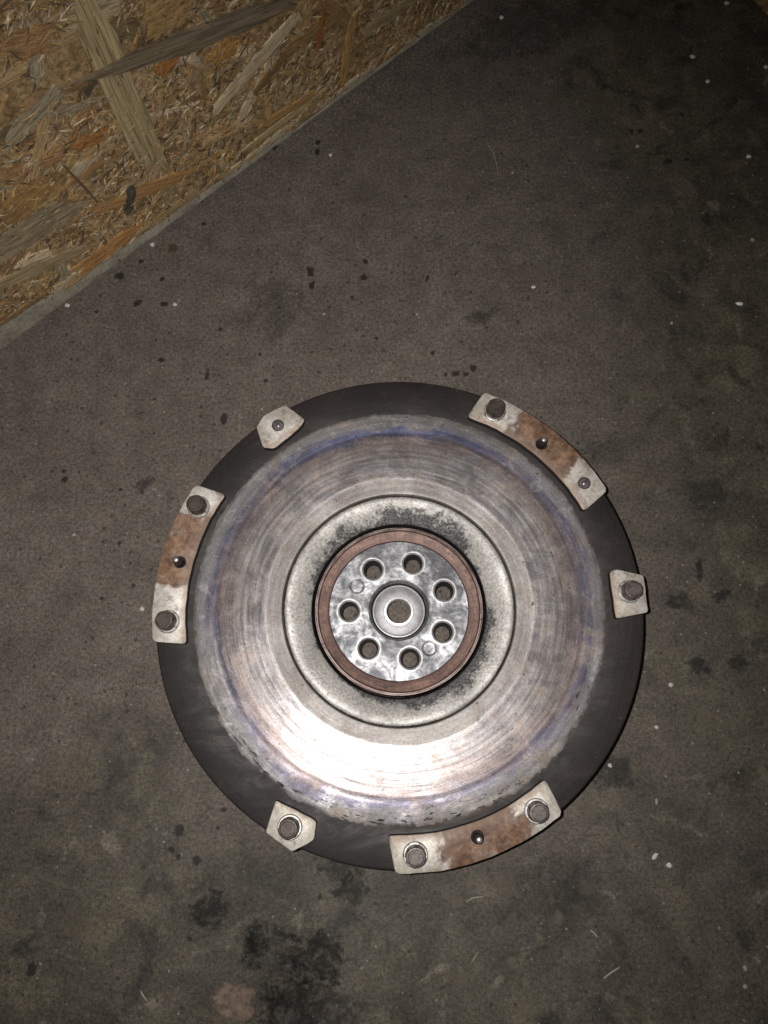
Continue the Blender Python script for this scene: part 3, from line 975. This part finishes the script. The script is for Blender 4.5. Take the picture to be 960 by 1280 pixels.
# pads -----------------------------------------------------------
def pad_mesh(name, half_in, half_out, r_in, r_out, long_flag, bores, poly=None, seed=0.0):
    """raised seat: rounded outline, bevelled top edge, holes left open where a bolt is missing"""
    pts = []
    n_arc = 28 if long_flag else 10
    inner = [(r_in, half_in * (1 - 2 * i / n_arc)) for i in range(n_arc + 1)]        # +half -> -half
    outer_ = [(r_out, -half_out * (1 - 2 * i / n_arc)) for i in range(n_arc + 1)]
    corners = [(r * math.cos(a), r * math.sin(a)) for r, a in inner] + [(r * math.cos(a), r * math.sin(a)) for r, a in outer_]
    # round the four corners
    def rounded(poly, rad):
        out = []
        n = len(poly)
        for i in range(n):
            p0, p1, p2 = Vector(poly[i - 1]), Vector(poly[i]), Vector(poly[(i + 1) % n])
            a, b = (p0 - p1), (p2 - p1)
            ang = a.angle(b)
            if ang > R(160):
                out.append(p1)
                continue
            d = rad
            a.normalize(); b.normalize()
            q0, q2 = p1 + a * d, p1 + b * d
            for k in range(6):
                u = k / 5
                out.append(q0 * (1 - u) ** 2 + p1 * 2 * u * (1 - u) + q2 * u * u)
        return out
    # drop the points nearest to the corners so that the rounding has room
    keep = inner[:1] + inner[2:-2] + inner[-1:] + outer_[:1] + outer_[2:-2] + outer_[-1:]
    corners = [(r * math.cos(a), r * math.sin(a)) for r, a in keep]
    if poly:
        corners = [(r * math.cos(R(a)), r * math.sin(R(a))) for r, a in poly]
    ol = rounded(corners, 0.0019 if poly else 0.0034)
    # the castings are not true: let the outline wander a little
    dense = []
    for i in range(len(ol)):
        q0, q1 = ol[i], ol[(i + 1) % len(ol)]
        m_ = max(1, int((q1 - q0).length / 0.0022))
        for k in range(m_):
            dense.append(q0.lerp(q1, k / m_))
    ol = [q * (1 + 0.0030 * noise.noise((q.x * 160, q.y * 160, seed)) + 0.0016 * noise.noise((q.x * 600, q.y * 600, seed))) for q in dense]
    bm = bmesh.new()
    top = 0.0340
    cen = Vector((0, 0))
    for q in ol:
        cen += q
    cen /= len(ol)
    def lp(shrink, z):
        vs = []
        n = len(ol)
        for i, q in enumerate(ol):
            tn = (ol[(i + 1) % n] - ol[i - 1]).normalized()
            nn = Vector((tn.y, -tn.x))
            if nn.dot(q - Vector(cen)) < 0 and not long_flag:
                nn = -nn
            vs.append((q - nn * shrink * orient, z))
        return [bm.verts.new((v.x, v.y, z_)) for v, z_ in vs]
    area = sum(ol[i - 1].x * ol[i].y - ol[i].x * ol[i - 1].y for i in range(len(ol)))
    orient = 1 if (area > 0 or not long_flag) else -1
    l0 = lp(0.0007, top); l1 = lp(0.0002, top - 0.0003); l2 = lp(0.0, top - 0.0009); l3 = lp(-0.0002, 0.0145)
    es = [bm.edges.new((l0[i], l0[(i + 1) % len(l0)])) for i in range(len(l0))]
    for (hr, ha, hole_r) in bores:
        cx, cy = hr * math.cos(ha), hr * math.sin(ha)
        prev = None
        for (rr, zz) in ((hole_r + 0.0003, top), (hole_r, top - 0.0004), (hole_r * 0.97, top - 0.0016), (hole_r * 0.86, top - 0.0027), (hole_r * 0.66, top - 0.0038), (hole_r * 0.40, top - 0.0046), (hole_r * 0.15, top - 0.0049)):
            vs = [bm.verts.new((cx + rr * math.cos(PI2 * i / 28), cy + rr * math.sin(PI2 * i / 28), zz)) for i in range(28)]
            if prev is None:
                es += [bm.edges.new((vs[i], vs[(i + 1) % 28])) for i in range(28)]
            else:
                for i in range(28):
                    f = bm.faces.new((vs[i], vs[(i + 1) % 28], prev[(i + 1) % 28], prev[i])); f.material_index = 1
            prev = vs
        f = bm.faces.new(prev); f.material_index = 1
    bmesh.ops.triangle_fill(bm, use_beauty=True, use_dissolve=False, edges=es, normal=(0, 0, 1))
    for a, b in ((l0, l1), (l1, l2), (l2, l3)):
        n = len(a)
        for i in range(n):
            bm.faces.new((a[i], a[(i + 1) % n], b[(i + 1) % n], b[i]))
    bmesh.ops.recalc_face_normals(bm, faces=[f for f in bm.faces if f.material_index == 0])
    bm.normal_update()
    for f in bm.faces:
        f.smooth = True
        if f.material_index == 0 and abs(f.normal.z) > 0.8 and f.normal.z < 0:
            f.normal_flip()
    me = bpy.data.meshes.new(name)
    bm.to_mesh(me)
    bm.free()
    me.set_sharp_from_angle(angle=R(40))
    at = me.attributes.new('long_pad', 'FLOAT', 'POINT')
    for i in range(len(me.vertices)):
        at.data[i].value = 1.0 if long_flag else 0.0
    me.materials.append(M['pad']); me.materials.append(M['hole'])
    return me


RB = 0.143
LH = R(15.05)
pads = {}
long_plain = pad_mesh('mounting_pad', R(21.6), R(19.6), 0.1322, 0.1532, True, [(0.1405, 0.0, 0.0036)])
long_open = pad_mesh('mounting_pad', R(21.6), R(19.6), 0.1322, 0.1532, True, [(0.1405, 0.0, 0.0036), (RB, -LH, 0.0038)])
long_third = pad_mesh('mounting_pad', R(21.6), R(19.6), 0.1322, 0.1532, True, [(0.1405, 0.0, 0.0036)], seed=5.0)
short_right = pad_mesh('mounting_pad', 0, 0, 0.13, 0.15, False, [], [(.1330, 5.8), (.1375, 6.1), (.1536, 3.6), (.1538, -5.0), (.1334, -7.0)], 1.0)
short_open = pad_mesh('mounting_pad', 0, 0, 0.13, 0.15, False, [(RB, 0.0, 0.0038)], [(.1308, 4.6), (.1364, 6.9), (.1506, 4.8), (.1544, 1.2), (.1528, -4.4), (.1375, -7.1), (.1340, -5.0)], 2.0)
short_low = pad_mesh('mounting_pad', 0, 0, 0.13, 0.15, False, [], [(.1336, 5.3), (.1440, 6.3), (.1546, 2.8), (.1524, -4.3), (.1344, -6.2)], 3.0)


def place(me, name, ang, parent=fw, label=None):
    o = bpy.data.objects.new(name, me)
    COL.objects.link(o)
    o.parent = parent
    o.rotation_euler = (0, 0, R(ang))
    if label:
        o['label'] = label
    return o


place(long_open, 'mounting_pad', 45.6, label='long pad with rusty middle, one bolt and one empty hole')
place(long_plain, 'mounting_pad', 165.6, label='long pad with rusty middle and two brown bolts')
place(long_third, 'mounting_pad', 285.6)
place(short_right, 'mounting_pad', 0.6)
place(short_open, 'mounting_pad', 120.6, label='short pale pad with an empty bolt hole')
place(short_low, 'mounting_pad', 240.6)


# bolts: washer + hexagonal head -------------------------------------
def washer_mesh():
    V, F = lathe([(0.0030, 0.0), (0.0030, 0.0014), (0.0066, 0.0014), (0.0071, 0.0011), (0.0073, 0.0005), (0.0073, -0.0003)], 48)
    return V, F


def head_mesh():
    V, F = [], []
    n = 48
    prof = [('c', 0.0058, 0.0013), ('c', 0.0060, 0.0024), ('h', 0.0058, 0.0026), ('h', 0.0058, 0.0080), ('m', 0.0056, 0.0092), ('c', 0.0052, 0.0097), ('c', 0.0044, 0.0098), ('c', 0.0040, 0.0095)]
    for kind, r, z in prof:
        for i in range(n):
            a = PI2 * i / n
            q = (a % (PI2 / 6)) - PI2 / 12
            hexr = min(0.0054 / math.cos(q), 0.0060)
            rr = r if kind == 'c' else (hexr if kind == 'h' else min(hexr, 0.00555))
            V.append((rr * math.cos(a), rr * math.sin(a), z))
    m = len(prof)
    for j in range(m - 1):
        for i in range(n):
            k = (i + 1) % n
            F.append((j * n + i, j * n + k, (j + 1) * n + k, (j + 1) * n + i))
    F.append(tuple((m - 1) * n + i for i in range(n)))
    return V, F


bolt_angles = [(60.7, 'bolt', 10), (0.6, 'bolt_grey', 25), (150.6, 'bolt', 40), (180.8, 'bolt', 5), (240.6, 'bolt', 15),
               (270.6, 'bolt_grey', 50), (300.7, 'bolt_grey', 33)]
wm = hm = None
for k, (ang, mt, rot) in enumerate(bolt_angles):
    b = empty('bolt', (RB * math.cos(R(ang)), RB * math.sin(R(ang)), 0.0340))
    b.parent = fw
    b.rotation_euler = (R(random.uniform(-0.6, 0.6)), R(random.uniform(-0.6, 0.6)), R(rot + ang))
    if wm is None:
        V, F = washer_mesh(); w = make('washer', V, F, M['washer'], b, angle=30); wm = w.data
        V, F = head_mesh(); h = make('head', V, F, None, b, angle=30); hm = h.data
        hm.materials.append(M['bolt'])
    else:
        w = bpy.data.objects.new('washer', wm); COL.objects.link(w); w.parent = b
        h = bpy.data.objects.new('head', hm); COL.objects.link(h); h.parent = b
    h.material_slots[0].link = 'OBJECT'
    h.material_slots[0].material = M[mt]

# locating pins in the long pads
pm = tm = None
for ang in (45.6, 165.6, 285.6):
    q = (0.1410 * math.cos(R(ang)), 0.1410 * math.sin(R(ang)), 0.0)
    if pm is None:
        V, F = lathe([(0.0, 0.0425), (0.0012, 0.0424), (0.0020, 0.0420), (0.0024, 0.0410), (0.0026, 0.0240)], 28)
        pin = make('locating_pin', V, F, M['pin'], fw, angle=60); pm = pin.data
        V, F = lathe([(0.0, 0.0429), (0.0010, 0.0428), (0.0016, 0.0425), (0.0018, 0.0419)], 20)
        tip = make('pin_tip', V, F, M['pintip'], pin, angle=60); tm = tip.data
    else:
        pin = bpy.data.objects.new('locating_pin', pm); COL.objects.link(pin); pin.parent = fw
        tip = bpy.data.objects.new('pin_tip', tm); COL.objects.link(tip); tip.parent = pin
    pin.location = q

# ------------------------------------------------------------------ oil drips and stains on the floor (film, px measured in the photo)
def drip(px, py, rx, ry, rot=0.0, color=(0.026, 0.023, 0.022), alpha=0.66, lift=0.0002, mat='drip'):
    c = floor_pt(px, py)
    s = (CP - c).length / 978.84
    n = 30
    sd = random.uniform(0, 99)
    V = [(0, 0, 0)]
    for k, f in enumerate((0.55, 1.0)):
        for i in range(n):
            a = PI2 * i / n
            j = 1 + (0.55 * noise.noise((math.cos(a) * 1.3 + sd, math.sin(a) * 1.3, sd)) + 0.35 * noise.noise((math.cos(a) * 3.5 + sd, math.sin(a) * 3.5, sd + 3))) * f
            x, y = rx * s * f * j * math.cos(a), ry * s * f * j * math.sin(a)
            V.append((x * math.cos(rot) - y * math.sin(rot), x * math.sin(rot) + y * math.cos(rot), 0))
    F = [(0, 1 + i, 1 + (i + 1) % n) for i in range(n)]
    F += [(1 + i, 1 + n + i, 1 + n + (i + 1) % n, 1 + (i + 1) % n) for i in range(n)]
    o = make('oil_drip' if mat == 'drip' else 'stain', V, F, M[mat], floor, smooth=False)
    at = o.data.attributes.new('cover', 'FLOAT', 'POINT')
    for i in range(len(V)):
        at.data[i].value = 1.0 if i == 0 else (0.8 if i <= n else 0.0)
    o.location = (c.x, c.y, lift)
    o.color = (*color, alpha)
    return o


random.seed(21)
drips = [(176, 327, 4, 3.5), (150, 345, 7, 6), (203, 349, 4.5, 4), (172, 379, 7, 6), (206, 380, 7, 4.5), (201, 450, 5, 4),
         (121, 390, 3, 2.5), (388, 340, 5.5, 11), (390, 357, 5, 7), (457, 327, 3.5, 5), (455, 347, 5.5, 5), (534, 348, 2.5, 7),
         (440, 372, 3, 3), (275, 412, 3, 4), (325, 443, 3, 4), (259, 470, 3, 8), (332, 476, 4, 3.5), (541, 442, 3.5, 4), (557, 468, 3.5, 3.5),
         (570, 467, 7, 5), (582, 468, 4.5, 4), (591, 460, 5, 6), (255, 280, 4, 3), (471, 423, 3, 3), (280, 524, 6, 9), (80, 589, 3.5, 3.5),
         (81, 599, 5, 5), (151, 612, 3, 3), (149, 679, 3, 3.5), (127, 748, 3.5, 3), (167, 732, 3, 3), (225, 1038, 8, 8), (215, 1062, 6, 4),
         (246, 1075, 6.5, 6.5), (223, 1071, 4, 4), (280, 1012, 4.5, 4), (272, 1035, 3, 3), (40, 1212, 6, 9), (420, 1116, 7, 6), (400, 1121, 3, 4),
         (237, 1174, 4, 4), (440, 99, 5, 6), (343, 184, 4, 5), (397, 178, 4, 4), (397, 190, 4, 5), (800, 164, 4, 3), (836, 202, 7, 3),
         (858, 199, 4, 3), (789, 164, 3, 3), (852, 143, 3, 3)]
for d in drips:
    drip(*d, rot=random.uniform(-0.3, 0.3))
soft = [(179, 607, 12, 7, 0.6, 0.5), (262, 1140, 20, 16, 0.2, 0.55), (440, 1110, 16, 14, 0.0, 0.6), (318, 1180, 12, 20, 0.1, 0.7), (375, 1215, 40, 46, 0.3, 0.38), (382, 1270, 46, 40, 0.1, 0.55), (335, 1262, 20, 26, 0.1, 0.35), (300, 1120, 60, 50, 0.1, 0.22),
        (390, 1195, 30, 24, 0.0, 0.55), (874, 832, 11, 11, 0, 0.6), (922, 828, 10, 9, 0, 0.6), (875, 714, 5, 11, -0.2, 0.7), (903, 744, 10, 6, 0.4, 0.7), (850, 752, 14, 9, 0.2, 0.6),
        (345, 385, 42, 36, 0, 0.22), (600, 395, 18, 8, 0.3, 0.35),  (430, 1085, 26, 12, 0, 0.5), (762, 560, 40, 16, 0.3, 0.2),
        (770, 965, 22, 16, 0.5, 0.5), (690, 1110, 60, 26, 0.2, 0.3), (650, 40, 70, 34, 0.3, 0.3)]
for (px, py, rx, ry, rot, al) in soft:
    drip(px, py, rx * 1.5, ry * 1.5, rot, (0.020, 0.021, 0.021), al, 0.00012, 'film')
# brown and pale marks
drip(216, 310, 8, 9, 0, (0.10, 0.062, 0.022), 0.8, 0.0002, 'film')
for (px, py, rx, ry, al) in [(632, 1105, 16, 22, 0.35), (572, 1128, 13, 10, 0.45), (575, 1222, 16, 16, 0.4), (596, 1208, 9, 10, 0.6), (698, 1148, 8, 10, 0.5), (708, 1192, 6, 10, 0.5),
                             (640, 1200, 8, 5, 0.5), (735, 1012, 14, 16, 0.4), (735, 1110, 12, 14, 0.35), (878, 900, 10, 22, 0.3), (955, 968, 10, 14, 0.5), (100, 1155, 24, 18, 0.25),
                             (814, 77, 5, 10, 0.5), (870, 365, 20, 9, 0.25), (845, 330, 4, 40, 0.15), (815, 490, 90, 8, 0.18), (658, 1262, 16, 12, 0.4), (100, 1155, 14, 10, 0.2)]:
    drip(px, py, rx, ry, random.uniform(-0.4, 0.4), (0.20, 0.17, 0.125), al, 0.00025, 'film')

drip(293, 1250, 30, 24, 0.2, (0.26, 0.185, 0.145), 0.75, 0.0003, 'film')

# ------------------------------------------------------------------ crumbs and fibres lying on the floor
def crumb(px, py, rx, ry, label, rot=0.0, color=(0.60, 0.58, 0.53)):
    c = floor_pt(px, py, 0.0008)
    rx, ry = rx * 0.84, ry * 0.84
    s = (CP - c).length / 978.84
    sd = random.uniform(0, 50)
    V, F = [], []
    n, m = 10, 5
    h = min(rx, ry) * s * 0.8
    for j in range(m):
        b = math.pi * 0.5 * j / (m - 1)
        for i in range(n):
            a = PI2 * i / n
            k = 1 + 0.4 * noise.noise((math.cos(a) * 1.4 + sd, math.sin(a) * 1.4, j * 0.4))
            x, y = rx * s * k * math.cos(b) * math.cos(a), ry * s * k * math.cos(b) * math.sin(a)
            V.append((x * math.cos(rot) - y * math.sin(rot), x * math.sin(rot) + y * math.cos(rot), h * math.sin(b)))
    for j in range(m - 1):
        for i in range(n):
            k = (i + 1) % n
            F.append((j * n + i, j * n + k, (j + 1) * n + k, (j + 1) * n + i))
    o = make('crumb', V, F, M['crumb'], angle=45)
    o.location = (c.x, c.y, 0.0001)
    o.color = (*color, 1)
    tag(o, label, 'crumb', 'pale crumbs scattered on the floor')
    return o


GRYC = (0.33, 0.31, 0.28)
crumb(190, 305, 3.6, 3.2, 'round white crumb on the floor nearest the strand board, beside the brown mark')
crumb(84, 381, 3.6, 3.0, 'white crumb at the mortar strip, leftmost crumb in the photo')
crumb(218, 380, 3.2, 2.8, 'white crumb just right of a black oil drip, below the strand board')
crumb(413, 193, 2.6, 2.4, 'small white crumb beside a pair of black drips near the middle of the board edge')
crumb(405, 392, 2.2, 2.2, 'tiny pale crumb above the flywheel, left of centre', color=GRYC)
crumb(521, 392, 2.2, 2.0, 'tiny pale crumb straight above the top of the flywheel', color=GRYC)
crumb(667, 358, 3.4, 2.4, 'pale crumb at the end of a thin crack above the flywheel, right of centre')
crumb(92, 668, 3.2, 2.2, 'pale crumb on bare floor left of the rusty left pad', 0.5, GRYC)
crumb(177, 761, 3.4, 3.2, 'white crumb touching the left rim of the flywheel')
crumb(199, 619, 1.8, 1.8, 'tiny crumb up and left of the left pad bolt', color=GRYC)
crumb(327, 511, 2.0, 1.8, 'tiny crumb at the outer edge of the short pad with the empty hole', color=GRYC)
crumb(839, 856, 3.4, 3.0, 'round white crumb right of the flywheel, upper one of two in a column')
crumb(821, 909, 3.2, 2.6, 'white crumb right of the flywheel, lower one of two in a column')
crumb(763, 957, 2.8, 3.8, 'white crumb lying against the lower right rim of the flywheel', 0.5)
crumb(821, 1002, 2.0, 4.4, 'narrow upright pale crumb right of the lower right pad', 0.0, GRYC)
crumb(819, 1071, 2.8, 5.4, 'long white crumb, left one of the bright pair at lower right', -0.8)
crumb(837, 1082, 3.8, 3.8, 'angular white crumb, right one of the bright pair at lower right')
crumb(932, 1211, 2.4, 3.2, 'dim crumb in the lower right corner, upper of two', color=GRYC)
crumb(932, 1234, 2.8, 2.6, 'dim crumb in the lower right corner, lower of two', color=GRYC)
crumb(925, 379, 5.2, 2.6, 'white oblong chip on the dark floor near the right edge', -0.15, (0.82, 0.81, 0.78))
crumb(941, 299, 2.6, 2.6, 'small pale crumb above the white oblong chip', color=GRYC)
crumb(840, 403, 2.0, 3.0, 'tiny slanted crumb below the worn scuff at right', -0.5, GRYC)
crumb(627, 21, 2.8, 2.8, 'pale crumb near the top edge beside the end of the board')
crumb(866, 70, 3.6, 2.6, 'angular pale crumb in the dark upper right, left of a pair', -0.4)
crumb(885, 101, 2.6, 3.0, 'angular pale crumb in the dark upper right, right of a pair', -0.6)
crumb(936, 195, 3.2, 2.8, 'pale crumb near the right edge, upper third of the photo')
crumb(797, 182, 2.8, 3.0, 'dull brownish crumb beside the black specks at upper right', 0, GRYC)
crumb(909, 3, 3.0, 2.4, 'pale crumb at the very top edge, left of the wooden plank')
crumb(958, 83, 2.6, 3.0, 'pale crumb at the right edge just below the wooden plank')
crumb(641, 215, 2.0, 2.2, 'tiny pale crumb just right of the long curved hair', color=GRYC)

# grit too fine to count
rs = random.Random(31)
V, F = [], []
for k in range(1900):
    px, py = rs.uniform(-40, 1000), rs.uniform(-40, 1320)
    c = floor_pt(px, py)
    if rs.random() < 0.33:
        q = wall_pt(rs.uniform(0.15, 0.46), 0, abs(rs.gauss(0.006, 0.018)) + 0.004)
        c = q
    if (c - WO).dot(WN) < 0.004 or math.hypot(c.x, c.y) < 0.156:
        continue
    r = rs.uniform(0.00022, 0.0006)
    b = len(V)
    a0 = rs.uniform(0, 6)
    for i in range(4):
        V.append((c.x + r * math.cos(a0 + i * 1.57) * rs.uniform(0.6, 1.3), c.y + r * math.sin(a0 + i * 1.57) * rs.uniform(0.6, 1.3), 0.0))
    V.append((c.x, c.y, r * 0.9))
    F += [(b + i, b + (i + 1) % 4, b + 4) for i in range(4)]
grit = make('floor_grit', V, F, M['crumb'], smooth=False)
grit.color = (0.30, 0.275, 0.235, 1)
tag(grit, 'fine pale grit strewn over the concrete floor', 'grit', None, 'stuff')


def fibre(pts, rad, label, color):
    P = [floor_pt(*q) for q in pts]
    # resample a smooth curve
    C_ = []
    n = len(P)
    for i in range(n - 1):
        p0, p1, p2, p3 = P[max(i - 1, 0)], P[i], P[i + 1], P[min(i + 2, n - 1)]
        for k in range(6):
            u = k / 6
            C_.append(0.5 * ((2 * p1) + (p2 - p0) * u + (2 * p0 - 5 * p1 + 4 * p2 - p3) * u * u + (3 * p1 - p0 - 3 * p2 + p3) * u ** 3))
    C_.append(P[-1])
    V, F = [], []
    for i, c in enumerate(C_):
        d = (C_[min(i + 1, len(C_) - 1)] - C_[max(i - 1, 0)]).normalized()
        sd = Vector((-d.y, d.x, 0))
        w = rad * (1 - 0.6 * abs(2 * i / (len(C_) - 1) - 1) ** 3)
        for k in range(5):
            a = PI2 * k / 5
            q = c + sd * (w * math.cos(a)) + Vector((0, 0, rad + w * math.sin(a)))
            V.append(tuple(q))
    for i in range(len(C_) - 1):
        for k in range(5):
            k2 = (k + 1) % 5
            F.append((i * 5 + k, i * 5 + k2, (i + 1) * 5 + k2, (i + 1) * 5 + k))
    o = make('fibre', V, F, M['crumb'], angle=70)
    o.color = (*color, 1)
    tag(o, label, 'fibre', 'thin fibres lying on the floor')
    return o


STR = (0.40, 0.35, 0.26)
fibre([(609, 180), (616, 190), (620, 203), (623, 219)], 0.00022, 'long curved pale hair on the floor below the end of the board', (0.40, 0.37, 0.30))
fibre([(754, 1223), (763, 1216), (774, 1209)], 0.00045, 'straight straw-coloured splinter near the lower right of the floor', STR)
fibre([(738, 1162), (742, 1166), (747, 1171)], 0.0005, 'short straw splinter above the longer straight one', STR)
fibre([(583, 1127), (592, 1122), (604, 1121)], 0.0003, 'curved pale thread just below the bottom pad', (0.40, 0.37, 0.30))
fibre([(589, 1203), (593, 1197), (598, 1189)], 0.00035, 'short brownish stick beside a pale patch below the bottom pad', (0.34, 0.28, 0.20))
fibre([(176, 1238), (179, 1244), (184, 1251)], 0.00035, 'short pale splinter near the lower left corner', (0.42, 0.39, 0.32))
fibre([(652, 384), (660, 378), (668, 392)], 0.00018, 'thin bent thread above the flywheel, below the pale crumb', (0.30, 0.27, 0.22))

# ------------------------------------------------------------------ the corner of a plank at the top right
a, b = floor_pt(936, -3, 0.0), floor_pt(962, 25, 0.0)
d = (b - a).normalized()
nrm = Vector((-d.y, d.x, 0))
if nrm.x < 0:
    nrm = -nrm
bm = bmesh.new()
A0, B0 = a - d * 0.30, b + d * 0.35
vs = []
for z in (0.0, 0.018):
    for q in (A0, B0, B0 + nrm * 0.12, A0 + nrm * 0.12):
        vs.append(bm.verts.new((q.x, q.y, z)))
for f in ((3, 2, 1, 0), (4, 5, 6, 7), (0, 1, 5, 4), (1, 2, 6, 5), (2, 3, 7, 6), (3, 0, 4, 7)):
    bm.faces.new([vs[i] for i in f])
bmesh.ops.recalc_face_normals(bm, faces=bm.faces)
bmesh.ops.bevel(bm, geom=list(bm.edges), offset=0.0015, segments=2, affect='EDGES')
me = bpy.data.meshes.new('wooden_plank')
bm.to_mesh(me); bm.free()
me.materials.append(M['board'])
pl = bpy.data.objects.new('wooden_plank', me)
COL.objects.link(pl)
tag(pl, 'brown wooden plank lying on the floor in the top right corner', 'plank')
